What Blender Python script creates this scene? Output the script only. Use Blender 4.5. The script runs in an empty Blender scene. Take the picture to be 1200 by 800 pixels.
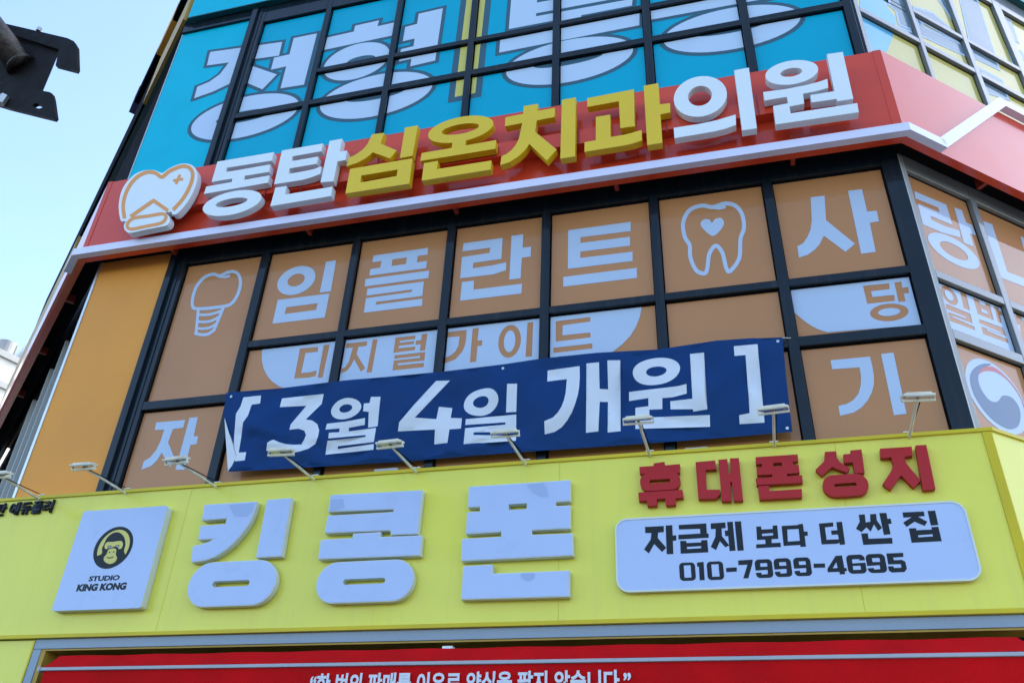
import bpy, bmesh, math, random
from mathutils import Vector, Matrix
from mathutils.geometry import delaunay_2d_cdt
random.seed(7)
R = math.radians
scn = bpy.context.scene
col = bpy.context.collection

# ------------------------------------------------------------------ camera, sky, sun, exposure
FPX = 988.05
PITCH, ROLL, YAW = R(32.3045), R(2.5883), R(-15.9113)
CAM = Vector((0, 0, 1.6))
_fw = Vector((math.sin(YAW)*math.cos(PITCH), math.cos(YAW)*math.cos(PITCH), math.sin(PITCH)))
_r0 = Vector((math.cos(YAW), -math.sin(YAW), 0)); _u0 = _r0.cross(_fw)
_r = math.cos(ROLL)*_r0 + math.sin(ROLL)*_u0
_u = -math.sin(ROLL)*_r0 + math.cos(ROLL)*_u0
cam = bpy.data.cameras.new('camera'); camo = bpy.data.objects.new('camera', cam); col.objects.link(camo)
cam.sensor_width = 36; cam.lens = FPX/1200*36; cam.clip_end = 2000; cam.clip_start = 0.05
M = Matrix((_r, _u, -_fw)).transposed().to_4x4(); M.translation = CAM
camo.matrix_world = M
scn.camera = camo

SUN_AZ = Vector((0.69, 0.724, 0)).normalized()      # towards the sun, on the ground plane
SUN_EL = R(40)
w = bpy.data.worlds.new('World'); scn.world = w; w.use_nodes = True
nt = w.node_tree; bg = nt.nodes['Background']
sky = nt.nodes.new('ShaderNodeTexSky'); sky.sky_type = 'NISHITA'; sky.sun_disc = False
sky.sun_elevation = SUN_EL; sky.sun_rotation = math.atan2(SUN_AZ.x, SUN_AZ.y)
sky.altitude = 0; sky.air_density = 1.0; sky.dust_density = 1.25; sky.ozone_density = 1.5
nt.links.new(sky.outputs[0], bg.inputs[0]); bg.inputs[1].default_value = 0.15
sl = bpy.data.lights.new('sun', 'SUN'); sl.energy = 3.0; sl.angle = R(0.5); sl.color = (1, 0.95, 0.87)
so = bpy.data.objects.new('sun', sl); col.objects.link(so)
sd = Vector((SUN_AZ.x*math.cos(SUN_EL), SUN_AZ.y*math.cos(SUN_EL), math.sin(SUN_EL)))
so.rotation_euler = sd.to_track_quat('Z', 'Y').to_euler(); so.location = (20, 20, 40)
scn.view_settings.view_transform = 'Standard'; scn.view_settings.look = 'None'
scn.view_settings.exposure = 1.87; scn.view_settings.gamma = 1; scn.view_settings.use_curve_mapping = False

# ------------------------------------------------------------------ tags
def tag(o, label=None, cat=None, group=None, kind=None):
    if label: o['label'] = label
    if cat: o['category'] = cat
    if group: o['group'] = group
    if kind: o['kind'] = kind
    return o
def empty(name, loc, label=None, cat=None, group=None):
    o = bpy.data.objects.new(name, None); col.objects.link(o); o.location = loc; o.empty_display_size = .2
    return tag(o, label, cat, group)
def wloc(o):
    v = Vector((0, 0, 0))
    while o: v += o.location; o = o.parent
    return v
def link(name, me, mats, parent=None, label=None):
    for m in (mats if isinstance(mats, (list, tuple)) else [mats]): me.materials.append(m)
    o = bpy.data.objects.new(name, me); col.objects.link(o)
    if parent:
        d = wloc(parent)
        for v in me.vertices: v.co -= d
        o.parent = parent
    if label: o['label'] = label
    return o

# ------------------------------------------------------------------ materials
def mat(name, c, rough=.5, spec=.5, metal=0., coat=0., coatr=.05, var=.06, vscale=1.5, bump=0., bscale=30., streak=0., dirt=(.25, .23, .2), cior=1.5):
    m = bpy.data.materials.new(name); m.use_nodes = True
    t = m.node_tree; b = t.nodes['Principled BSDF']
    N = lambda k: t.nodes.new(k)
    geo = N('ShaderNodeNewGeometry')
    n = N('ShaderNodeTexNoise'); n.inputs['Scale'].default_value = vscale; n.inputs['Detail'].default_value = 5
    t.links.new(geo.outputs['Position'], n.inputs['Vector'])
    mr = N('ShaderNodeMapRange'); mr.inputs[1].default_value = .3; mr.inputs[2].default_value = .7
    mr.inputs[3].default_value = 1-var; mr.inputs[4].default_value = 1+var
    t.links.new(n.outputs['Fac'], mr.inputs[0])
    mul = N('ShaderNodeVectorMath'); mul.operation = 'SCALE'; mul.inputs[0].default_value = c
    t.links.new(mr.outputs[0], mul.inputs['Scale'])
    out = mul.outputs[0]
    if streak:
        mp = N('ShaderNodeMapping'); mp.inputs['Scale'].default_value = (9, 9, .5)
        t.links.new(geo.outputs['Position'], mp.inputs[0])
        n2 = N('ShaderNodeTexNoise'); n2.inputs['Scale'].default_value = 1.; n2.inputs['Detail'].default_value = 6; n2.inputs['Roughness'].default_value = .65
        t.links.new(mp.outputs[0], n2.inputs['Vector'])
        m2 = N('ShaderNodeMapRange'); m2.inputs[1].default_value = .52; m2.inputs[2].default_value = .8
        m2.inputs[3].default_value = 0; m2.inputs[4].default_value = streak
        t.links.new(n2.outputs['Fac'], m2.inputs[0])
        mx = N('ShaderNodeMix'); mx.data_type = 'RGBA'
        t.links.new(m2.outputs[0], mx.inputs[0]); t.links.new(out, mx.inputs[6]); mx.inputs[7].default_value = (*dirt, 1)
        out = mx.outputs[2]
    t.links.new(out, b.inputs['Base Color'])
    mr3 = N('ShaderNodeMapRange'); mr3.inputs[1].default_value = .3; mr3.inputs[2].default_value = .7
    mr3.inputs[3].default_value = max(.0, rough*.85); mr3.inputs[4].default_value = min(1, rough*1.15)
    t.links.new(n.outputs['Fac'], mr3.inputs[0]); t.links.new(mr3.outputs[0], b.inputs['Roughness'])
    b.inputs['Specular IOR Level'].default_value = spec
    b.inputs['Metallic'].default_value = metal
    b.inputs['Coat IOR'].default_value = cior; b.inputs['Coat Weight'].default_value = coat; b.inputs['Coat Roughness'].default_value = coatr
    if bump:
        nb = N('ShaderNodeTexNoise'); nb.inputs['Scale'].default_value = bscale; nb.inputs['Detail'].default_value = 3
        t.links.new(geo.outputs['Position'], nb.inputs['Vector'])
        bp = N('ShaderNodeBump'); bp.inputs['Strength'].default_value = bump; bp.inputs['Distance'].default_value = .01
        t.links.new(nb.outputs['Fac'], bp.inputs['Height']); t.links.new(bp.outputs[0], b.inputs['Normal'])
        if coat: t.links.new(bp.outputs[0], b.inputs['Coat Normal'])
    return m

MT = dict(
 film=mat('brown_film', (.455, .208, .082), .45, .05, coat=1, coatr=.03, cior=1.35, bump=.12, bscale=2.2, var=.06, vscale=.7, streak=.06),
 film_white=mat('white_film', (.43, .53, .68), .45, .05, coat=1, coatr=.03, cior=1.35, bump=.12, bscale=2.2, var=.02),
 film_blue=mat('blue_film', (.0, .37, .54), .45, .08, coat=.12, coatr=.03, bump=.12, bscale=2.2, var=.03),
 film_lilac=mat('pale_letter_film', (.50, .63, .79), .45, .1, coat=.15, coatr=.03, var=.02),
 film_sky=mat('sky_blue_film', (.10, .42, .66), .45, .1, coat=1, coatr=.04, cior=1.35, var=.03),
 film_slate=mat('slate_outline_film', (.05, .12, .17), .45, .1, coat=.12, coatr=.03, var=.03),
 film_yellow=mat('yellow_film', (.62, .55, .12), .45, .2, coat=.4, coatr=.03, var=.03),
 film_pale=mat('pale_yellow_film', (.58, .50, .13), .45, .1, coat=1, coatr=.04, cior=1.28, var=.03),
 film_grey=mat('grey_blue_film', (.15, .24, .30), .45, .1, coat=1, coatr=.04, cior=1.28, var=.03),
 film_navy=mat('grey_navy_emblem_film', (.10, .16, .27), .45, .1, coat=1, coatr=.04, cior=1.28, var=.03),
 film_red=mat('dull_red_emblem_film', (.5, .12, .12), .45, .1, coat=1, coatr=.04, cior=1.28, var=.03),
 frame=mat('dark_frame_paint', (.007, .014, .021), .4, .05, coat=1, coatr=.06, cior=1.3, var=.15, streak=.08),
 frameglare=mat('frame_paint_sky_glare', (.17, .19, .20), .4, .3, coat=1, coatr=.08, cior=1.35, var=.12, streak=.08),  # dark frame paint lightened to stand in for sky glare at grazing angles
 soffit=mat('black_soffit', (.006, .006, .008), .9, .03, var=.2),
 silver=mat('silver_corner_trim', (.62, .63, .62), .35, .5, metal=.6, var=.06),
 alu=mat('satin_trim_paint', (.70, .70, .90), .38, .5, coat=.3, coatr=.12, var=.03),
 greybar=mat('grey_blue_frame_paint', (.25, .32, .39), .45, .4, var=.05, streak=.12),
 awnbar=mat('awning_bar_paint', (.36, .38, .42), .45, .4, var=.05, streak=.1),
 stripgrey=mat('grey_corner_strip', (.26, .29, .30), .5, .4, var=.06, streak=.1),
 striplight=mat('light_corner_strip', (.46, .48, .47), .5, .4, var=.06, streak=.1),
 lipglare=mat('red_lip_glare', (.60, .22, .20), .5, .4, var=.06),  # red lip with its pink reflection put into the base colour
 red=mat('red_panel_paint', (.63, .055, .020), .5, .05, coat=1, coatr=.14, cior=1.44, var=.05, streak=.06),
 reddark=mat('dark_red_paint', (.28, .03, .02), .5, .4, var=.08),
 white=mat('white_channel_letter', (.72, .78, .80), .4, .5, var=.02),
 yellowl=mat('yellow_channel_letter', (.74, .50, .008), .4, .5, var=.03),
 orange_line=mat('orange_line_film', (.75, .30, .07), .45, .5, var=.02),
 acrylic=mat('white_acrylic_face', (.43, .53, .76), .3, .3, coat=.1, coatr=.08, var=.025, vscale=3),
 side=mat('letter_side_return', (.62, .66, .60), .45, .5, var=.05),
 yellow=mat('yellow_sign_panel', (.76, .715, .10), .42, .1, coat=.8, coatr=.15, cior=1.32, var=.04, vscale=.8, streak=.10),
 yedge=mat('yellow_edge_trim', (.60, .47, .015), .4, .25, var=.08, streak=.1),
 crimson=mat('crimson_letter', (.42, .018, .022), .45, .2, var=.04),
 ink=mat('dark_ink', (.012, .018, .025), .5, .2, var=.1),
 ochre=mat('orange_wall_panel', (.76, .315, .058), .5, .15, var=.05, vscale=.9, streak=.07),
 awning=mat('red_awning_cloth', (.54, .007, .009), .8, .05, var=.1, vscale=3, bump=.3, bscale=90),
 navy=mat('navy_banner_cloth', (.008, .042, .15), .7, .1, var=.06, bump=.15, bscale=200),
 clothwhite=mat('white_banner_print', (.62, .66, .72), .65, .3, var=.04, bump=.15, bscale=200),
 lamp=mat('cream_lamp_paint', (.74, .72, .60), .45, .4, var=.12, vscale=9, streak=.25, dirt=(.2, .12, .06)),
 lampgrey=mat('lamp_lens_grey', (.50, .52, .48), .2, .5, coat=.5),
 steel=mat('dark_steel', (.008, .007, .007), .65, .12, metal=0, var=.25, vscale=12, bump=.2, bscale=80),
 pipe=mat('weathered_pipe', (.07, .06, .055), .4, .5, metal=.6, var=.4, vscale=25, bump=.3, bscale=60),
 zinc=mat('zinc_bolt', (.5, .5, .48), .4, .5, metal=.8),
 core=mat('building_wall', (.05, .05, .055), .7, .3, var=.1),
 glass=mat('dark_shop_glass', (.01, .013, .015), .05, .5, coat=1, coatr=.02),
 teal=mat('teal_panel', (.0, .09, .11), .45, .5, var=.08),
 bluepanel=mat('blue_panel', (.0, .46, .62), .45, .1, coat=.05, coatr=.2, var=.04),
 mustard=mat('mustard_panel', (.42, .25, .03), .5, .4, var=.1),
 amber=mat('amber_panel', (.70, .33, .02), .5, .4, var=.1),
 navyp=mat('navy_panel', (.01, .02, .12), .5, .4, var=.1),
 plaster=mat('white_plaster', (.78, .77, .73), .8, .2, var=.04, streak=.08),
 ledge=mat('grey_ledge', (.30, .31, .31), .8, .2, var=.08),
 asphalt=mat('asphalt', (.05, .05, .052), .9, .2, var=.2, bump=.4, bscale=120),
 paving=mat('paving', (.15, .145, .14), .85, .2, var=.12, bump=.3, bscale=40),
 kerb=mat('kerb_stone', (.38, .37, .35), .85, .2, var=.1),
 paint=mat('road_paint', (.75, .75, .72), .7, .2, var=.1),
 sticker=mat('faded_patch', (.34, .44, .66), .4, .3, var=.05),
)

# ------------------------------------------------------------------ building planes and pixel tracing
YG = 8.0; XL, XR = -8.62, 2.23
RA, LA = R(40.68), R(39.0)
class Plane:
    """A wall plane: point at (u, v, n) = O + u*U + v*Z + n*N, N pointing to the street."""
    def __init__(s, O, U):
        s.O = Vector(O); s.U = Vector(U).normalized(); s.N = s.U.cross(Vector((0, 0, 1)))
    def p(s, u, v, n=0): return s.O + s.U*u + Vector((0, 0, v)) + s.N*n
    def at(s, px, n):                       # where the wall plane (offset n) shows at this spot of the photograph
        d = _r*((px[0]-600)/FPX) - _u*((px[1]-400)/FPX) + _fw
        o = s.O + s.N*n
        t = (o-CAM).dot(s.N)/d.dot(s.N)
        q = CAM + d*t - s.O
        return (q.dot(s.U), q.z)
FR = Plane((0, YG, 0), (1, 0, 0))
RT = Plane((XR, YG, 0), (math.cos(RA), math.sin(RA), 0))
LT = Plane((XL, YG, 0), (math.cos(LA), -math.sin(LA), 0))      # u runs negative away from the corner

class MB:
    def __init__(s): s.v = []; s.f = []; s.mi = []
    def face(s, pts, mi=0):
        i = len(s.v); s.v += [Vector(p) for p in pts]; s.f.append(list(range(i, i+len(pts)))); s.mi.append(mi)
    def hexa(s, a, mi=0):                   # 8 corners: bottom ring 0-3, top ring 4-7
        i = len(s.v); s.v += [Vector(p) for p in a]
        for f in ((0,3,2,1),(4,5,6,7),(0,1,5,4),(1,2,6,5),(2,3,7,6),(3,0,4,7)):
            s.f.append([i+k for k in f]); s.mi.append(mi)
    def box(s, P, u0, u1, v0, v1, n0, n1, mi=0):
        s.hexa([P.p(u0,v0,n1),P.p(u1,v0,n1),P.p(u1,v0,n0),P.p(u0,v0,n0),P.p(u0,v1,n1),P.p(u1,v1,n1),P.p(u1,v1,n0),P.p(u0,v1,n0)], mi)
    def tube(s, a, b, r, seg=12, r2=None, mi=0):
        a, b = Vector(a), Vector(b); d = (b-a).normalized(); x = d.orthogonal().normalized(); y = d.cross(x); r2 = r if r2 is None else r2
        i = len(s.v)
        for k in range(seg):
            c = math.cos(2*math.pi*k/seg); q = math.sin(2*math.pi*k/seg)
            s.v.append(a+(x*c+y*q)*r); s.v.append(b+(x*c+y*q)*r2)
        for k in range(seg):
            j = (k+1) % seg; s.f.append([i+2*k, i+2*j, i+2*j+1, i+2*k+1]); s.mi.append(mi)
        s.f.append([i+2*k for k in range(seg)][::-1]); s.mi.append(mi)
        s.f.append([i+2*k+1 for k in range(seg)]); s.mi.append(mi)
    def mesh(s, name, smooth=False, fix=True):
        me = bpy.data.meshes.new(name); me.from_pydata([tuple(p) for p in s.v], [], s.f)
        for p, m in zip(me.polygons, s.mi): p.material_index = m; p.use_smooth = smooth
        if fix:
            bm = bmesh.new(); bm.from_mesh(me); bmesh.ops.recalc_face_normals(bm, faces=bm.faces); bm.to_mesh(me); bm.free()
        me.update(); return me
    def build(s, name, m, parent=None, label=None, smooth=False, bevel=0):
        o = link(name, s.mesh(name, smooth), m, parent, label)
        if bevel:
            b = o.modifiers.new('bevel', 'BEVEL'); b.width = bevel; b.segments = 2; b.limit_method = 'ANGLE'; b.angle_limit = R(40)
        return o

# 2-D shapes are lists of ('+'|'-'|'&', polygon in (u, v)); later entries win
def pip(q, poly):
    x, y = q; c = False; j = len(poly)-1
    for i in range(len(poly)):
        a, b = poly[i], poly[j]
        if (a[1] > y) != (b[1] > y) and x < (b[0]-a[0])*(y-a[1])/(b[1]-a[1])+a[0]: c = not c
        j = i
    return c
def area(p): return sum(p[i][0]*p[(i+1) % len(p)][1]-p[(i+1) % len(p)][0]*p[i][1] for i in range(len(p)))/2
def csg(ops, extra=()):
    vs, fs = [], []
    for s, p in ops:
        p = p if area(p) > 0 else p[::-1]
        fs.append(list(range(len(vs), len(vs)+len(p)))); vs += [Vector(q) for q in p]
    vs += [Vector(q) for q in extra]
    r = delaunay_2d_cdt(vs, [], fs, 0 if extra else 1, 1e-5)
    V, F = r[0], r[2]
    keep, drop = [], []
    for f in F:
        if len(f) < 3: continue
        c = (sum(V[i].x for i in f)/len(f), sum(V[i].y for i in f)/len(f)); st = False
        for s, p in ops:
            ins = pip(c, p)
            if s == '+' and ins: st = True
            elif s == '-' and ins: st = False
            elif s == '&' and not ins: st = False
        (keep if st else drop).append(list(f))
    return V, keep, drop
def solid(name, P, ops, n0, n1, mats, parent=None, label=None):
    """extrude a 2-D shape between offsets n0 (back) and n1 (front); n0 None = flat film"""
    V, F, _ = csg(ops); b = MB()
    used = {}
    for f in F:
        a = sum(V[f[i]].x*V[f[(i+1) % 3]].y-V[f[(i+1) % 3]].x*V[f[i]].y for i in range(3))
        if a < 0: f = f[::-1]
        b.face([P.p(V[i].x, V[i].y, n1) for i in f], 0)
        if n0 is not None:
            b.face([P.p(V[i].x, V[i].y, n0) for i in f[::-1]], len(mats)-1 if isinstance(mats, (list, tuple)) else 0)
            for i in range(3):
                e = (f[i], f[(i+1) % 3]); used[e] = used.get(e, 0)+1
    for (i, j) in used:
        if (j, i) not in used:
            b.face([P.p(V[i].x,V[i].y,n1), P.p(V[i].x,V[i].y,n0), P.p(V[j].x,V[j].y,n0), P.p(V[j].x,V[j].y,n1)], len(mats)-1 if isinstance(mats, (list, tuple)) else 0)
    me = b.mesh(name, fix=False)
    bm = bmesh.new(); bm.from_mesh(me); bmesh.ops.remove_doubles(bm, verts=bm.verts, dist=1e-6)
    if n0 is not None: bmesh.ops.recalc_face_normals(bm, faces=bm.faces)
    bm.to_mesh(me); bm.free()
    return link(name, me, mats, parent, label)

class Tr:
    """tracing frame: coordinates read off an enlarged crop of the photograph (origin ox, oy; factor s), laid on plane P at offset n"""
    def __init__(s, P, n, ox, oy, k): s.P, s.n, s.ox, s.oy, s.k = P, n, ox, oy, k
    def a(s, q): return s.P.at((s.ox+q[0]/s.k, s.oy+q[1]/s.k), s.n)
    def q(s, *pts, op='+'): return [(op, [s.a(p) for p in pts])]
    def snap(s, *pts, op='+'): return s.q(*pts, op=op)
    def _hx(s, c, xr):                                        # u where the wall's horizontal through c meets picture x = xr
        u, v = s.a(c); lo, hi = -40., 40.
        x = s.ox+xr/s.k
        for _ in range(60):
            m = (lo+hi)/2; d = s.P.p(m, v, s.n)-CAM
            px = 600+FPX*d.dot(_r)/d.dot(_fw) if d.dot(_fw) > .01 else 1e9
            if px < x: lo = m
            else: hi = m
        return lo
    def _vy(s, c, yt):
        u, v = s.a(c); lo, hi = -20., 60.
        y = s.oy+yt/s.k
        for _ in range(60):
            m = (lo+hi)/2; d = s.P.p(u, m, s.n)-CAM
            py = 400-FPX*d.dot(_u)/d.dot(_fw) if d.dot(_fw) > .01 else (1e9 if m < 1.6 else -1e9)
            if py > y: lo = m
            else: hi = m
        return lo
    def e(s, c, xr, yt, op='+', n=48):
        u, v = s.a(c); a = s._hx(c, xr)-u; b = s._vy(c, yt)-v
        return [(op, [(u+a*math.cos(2*math.pi*k/n), v+b*math.sin(2*math.pi*k/n)) for k in range(n)])]
    def ring(s, c, xr, yt, c2, xr2, yt2): return s.e(c, xr, yt) + s.e(c2, xr2, yt2, '-')
    def rr(s, l, r, t, b, f=1., op='+'):                       # rounded rectangle from a point on each side; f = corner radius / half height
        u0, u1, v1, v0 = s.a(l)[0], s.a(r)[0], s.a(t)[1], s.a(b)[1]
        return [(op, rrect(u0, u1, v0, v1, f*min(v1-v0, u1-u0)/2))]
    def l(s, pts, wd, closed=False, op='+', caps=False):       # stroke of width wd (crop pixels)
        pts = list(pts) + ([pts[0]] if closed else []); out = []
        for i in range(len(pts)-1):
            (x0, y0), (x1, y1) = pts[i], pts[i+1]; L = math.hypot(x1-x0, y1-y0) or 1; nx, ny = -(y1-y0)/L*wd/2, (x1-x0)/L*wd/2
            out += s.q((x0+nx,y0+ny),(x1+nx,y1+ny),(x1-nx,y1-ny),(x0-nx,y0-ny), op=op)
        js = pts if (caps or closed) else pts[1:-1]
        for (x, y) in js:
            out += s.q(*[(x+wd/2*math.cos(k*math.pi/6), y+wd/2*math.sin(k*math.pi/6)) for k in range(12)], op=op)
        return out
def rrect(u0, u1, v0, v1, r):
    p = []
    for (cx, cy, a) in ((u1-r, v1-r, 0), (u0+r, v1-r, 90), (u0+r, v0+r, 180), (u1-r, v0+r, 270)):
        for k in range(9): t = R(a+90*k/8); p.append((cx+r*math.cos(t), cy+r*math.sin(t)))
    return p
def sm(pts, closed=True, k=6):                                  # Catmull-Rom through traced points
    n = len(pts); out = []
    for i in range(n if closed else n-1):
        g = lambda j: pts[j % n] if closed else pts[min(max(j, 0), n-1)]
        p0, p1, p2, p3 = g(i-1), g(i), g(i+1), g(i+2)
        for t in (j/k for j in range(k)):
            out.append(tuple(.5*(2*p1[d]+(p2[d]-p0[d])*t+(2*p0[d]-5*p1[d]+4*p2[d]-p3[d])*t*t+(3*p1[d]-p0[d]-3*p2[d]+p3[d])*t**3) for d in (0, 1)))
    if not closed: out.append(pts[-1])
    return out
def minus(ops): return [('-' if s == '+' else '+', p) for s, p in ops]
def rect(u0, u1, v0, v1, op='+'): return [(op, [(u0, v0), (u1, v0), (u1, v1), (u0, v1)])]
def clip(u0, u1, v0, v1): return rect(u0, u1, v0, v1, '&')
def outline(ops, wd):                                           # widen a shape: every ring gets a border wd metres wide
    out = list(ops)
    for s, p in ops:
        if s != '+': continue
        for i in range(len(p)):
            (x0, y0), (x1, y1) = p[i], p[(i+1) % len(p)]; L = math.hypot(x1-x0, y1-y0)
            if L < 1e-6: continue
            nx, ny = -(y1-y0)/L*wd, (x1-x0)/L*wd; ex, ey = (x1-x0)/L*wd*.9, (y1-y0)/L*wd*.9
            out.append(('+', [(x0+nx-ex, y0+ny-ey), (x1+nx+ex, y1+ny+ey), (x1-nx+ex, y1-ny+ey), (x0-nx-ex, y0-ny-ey)]))
    return [o for o in out if o[0] == '+']
def text(name, body, P, u0, u1, v0, n0, n1, m, parent, bold=.02, h=None, xlabel=None, shear=0.):
    c = bpy.data.curves.new(name, 'FONT'); c.body = body; c.offset = bold; c.size = 1; c.resolution_u = 3; c.shear = shear
    o = bpy.data.objects.new(name, c); col.objects.link(o)
    bpy.context.view_layer.update()
    me = bpy.data.meshes.new_from_object(o.evaluated_get(bpy.context.evaluated_depsgraph_get()))
    bpy.data.objects.remove(o); bpy.data.curves.remove(c)
    xs = [v.co.x for v in me.vertices]; ys = [v.co.y for v in me.vertices]
    x0, x1, y0, y1 = min(xs), max(xs), min(ys), max(ys)
    k = (u1-u0)/(x1-x0); kv = k if h is None else h/(y1-y0)
    bm = bmesh.new(); bm.from_mesh(me)
    bmesh.ops.remove_doubles(bm, verts=bm.verts, dist=1e-5)
    for v in bm.verts: v.co = P.p(u0+(v.co.x-x0)*k, v0+(v.co.y-y0)*kv, n1)
    if n0 is not None:
        r = bmesh.ops.extrude_face_region(bm, geom=list(bm.faces))
        for g in r['geom']:
            if isinstance(g, bmesh.types.BMVert): g.co += P.N*(n0-n1)
        bmesh.ops.recalc_face_normals(bm, faces=bm.faces)
    else:
        for f in bm.faces:
            f.normal_update()
            if f.normal.dot(P.N) < 0: f.normal_flip()
    bm.to_mesh(me); bm.free(); me.materials.clear()
    return link(name, me, m, parent, xlabel)

# ------------------------------------------------------------------ ground
b = MB(); b.face([(-600,-600,0),(600,-600,0),(600,600,0),(-600,600,0)]); tag(b.build('ground', MT['asphalt']), kind='structure')
b = MB(); b.hexa([(-60,2.2,.0),(60,2.2,.0),(60,60,.0),(-60,60,.0),(-60,2.2,.13),(60,2.2,.13),(60,60,.13),(-60,60,.13)])
tag(b.build('pavement', MT['paving']), kind='structure')
b = MB(); b.hexa([(-60,2.0,0),(60,2.0,0),(60,2.197,0),(-60,2.197,0),(-60,2.0,.14),(60,2.0,.14),(60,2.197,.14),(-60,2.197,.14)])
tag(b.build('kerb', MT['kerb'], bevel=.02), kind='structure')
b = MB()
for k in range(-6, 7): b.face([(k*5-1.5,-3.1,.004),(k*5+1.5,-3.1,.004),(k*5+1.5,-2.95,.004),(k*5-1.5,-2.95,.004)])
tag(b.build('road_marking', MT['paint']), kind='structure')

# ------------------------------------------------------------------ the corner building
bld = empty('commercial_building', (-3, 8.2, 0.13), 'corner commercial building with dark framed windows covered in brown and blue printed film', 'building')
lf, rf = LT.p(-16, 0, -.12), RT.p(14, 0, -.12)
cl, cr = Vector((XL+.04, YG+.12, 0)), Vector((XR-.04, YG+.12, 0))
ring = [cl, cr, rf, Vector((rf.x-3, rf.y+8, 0)), Vector((lf.x+3, lf.y+8, 0)), lf]
b = MB()
for z0, z1 in ((.13, 19.0),):
    lo = [Vector((p.x, p.y, z0)) for p in ring]; hi = [Vector((p.x, p.y, z1)) for p in ring]
    for i in range(6): b.face([lo[i], lo[(i+1) % 6], hi[(i+1) % 6], hi[i]])
    b.face(hi); b.face(lo[::-1])
b.build('wall', MT['core'], bld)

PN = -.06                                   # glass plane behind the frame face
FN = PN+.0025                                # film graphics on the glass
Z0, Z3A, Z3B, Z1A, Z1B, ZT = 5.325, 6.42, 6.54, 7.20, 7.30, 8.765
MX = [(-7.42, -7.145), (-5.94, -5.82), (-4.572, -4.47), (-3.228, -3.123), (-1.957, -1.85), (-.60, -.495), (.755, .865), (2.105, 2.30)]

def frame(P, muls, trans, z0, z1, parent, depth=.10, skip=(), head=.05, label=None, m='frame'):
    """window frame: uprights, cross bars butted between them (2 mm behind the upright face)"""
    b = MB()
    for (a, c) in muls: b.box(P, a, c, z0, z1, -depth, 0)
    for i in range(len(muls)-1):
        for (ta, tb, cols) in trans:
            if cols is None or i in cols: b.box(P, muls[i][1], muls[i+1][0], ta, tb, -depth, -.002)
    return b.build('window_frame', MT[m], parent, label, bevel=.006)
def pane(P, u0, u1, v0, v1, m, parent, label=None):
    b = MB(); b.box(P, u0-.01, u1+.01, v0-.01, v1+.01, PN-.012, PN)
    o = b.build('window_pane', MT[m], parent, label)
    # black rubber gasket round the glass, drawn wide to include the recess shadow
    g = 0.02; r = MB()
    r.box(P, u0, u1, v1-g, v1+.004, PN, PN+.006); r.box(P, u0, u1, v0-.004, v0+g*.7, PN, PN+.006)
    r.box(P, u0-.004, u0+g*.7, v0, v1, PN, PN+.005); r.box(P, u1-g*.7, u1+.004, v0, v1, PN, PN+.005)
    r.build('gasket', MT['soffit'], o)
    return o

# --- dental floor, street-corner face
frame(FR, MX, [(ZT, 9.0, None), (Z1A, Z1B, (1,2,3,4,5,6)), (Z3A, Z3B, None), (5.1, Z0, None)], 5.1, 9.0, bld)
b = MB(); b.box(FR, -7.405, -7.30, 5.1, 8.99, -.002, .045); b.box(FR, -7.245, -7.215, 5.1, 8.99, -.002, .012)
b.build('window_jamb', MT['frame'], bld, bevel=.006)
W = lambda ox, oy, k: Tr(FR, FN, ox, oy, k)
W1, W2, W3, W4 = W(200,280,5.714), W(400,240,5.714), W(600,220,5.714), W(780,190,4)
W5, W6, W7, W8 = W(290,360,5), W(500,340,4.4444), W(960,380,5.714), W(140,460,6.6667)
cols = [(MX[i][1], MX[i+1][0]) for i in range(7)]
def glyph(parent, P, ops, m, name='lettering', label=None, n=FN): return solid(name, P, ops, None, n, MT[m], parent, label)
top = {}; mid = {}; low = {}
for i, (a, c) in enumerate(cols):
    if i == 0: top[0] = pane(FR, a, c, Z3B, ZT, 'film', bld)
    else:
        top[i] = pane(FR, a, c, Z1B, ZT, 'film', bld); mid[i] = pane(FR, a, c, Z3B, Z1A, 'film', bld)
    low[i] = pane(FR, a, c, Z0, Z3A, 'film', bld)
# implant icon
ic = W1.l(sm([(152,460),(147,400),(172,322),(225,258),(285,236),(330,246),(385,222),(430,220),(460,250),(466,310),(442,385),(395,440),(300,458),(220,466)]), 21, True)
ic += W1.l([(325,252),(365,256),(392,248)], 16, caps=True) + W1.l([(186,470),(170,632)], 20) + W1.l([(358,446),(292,606)], 20)
ic += W1.l(sm([(162,632),(205,640),(250,636),(296,604)], False), 20)
for r_ in ([(185,505),(230,508),(285,500),(340,480)], [(180,553),(230,555),(280,545),(320,522)], [(175,598),(220,600),(265,592),(302,570)]): ic += W1.l(sm(r_, False), 17)
glyph(top[0], FR, ic, 'film_white', 'implant_icon')
glyph(top[1], FR, W1.ring((841,277),968,182,(840,275),897,233) + W1.q((1040,152),(1108,143),(1072,350),(998,358)) +
      W1.q((717,408),(1063,365),(1032,525),(681,567)) + W1.q((775,457),(985,430),(973,475),(763,502), op='-'), 'film_white')
glyph(top[2], FR, W2.q((215,340),(581,288),(577,333),(208,385)) + W2.q((195,430),(573,376),(568,424),(188,474)) + W2.q((270,375),(342,364),(336,412),(260,423)) +
      W2.q((440,350),(512,340),(506,388),(432,398)) + W2.q((162,497),(588,440),(583,490),(156,547)) +
      W2.q((175,562),(553,513),(542,610),(235,650),(229,668),(543,628),(540,675),(150,722),(165,625),(470,583),(475,567),(168,608)), 'film_white')
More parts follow.
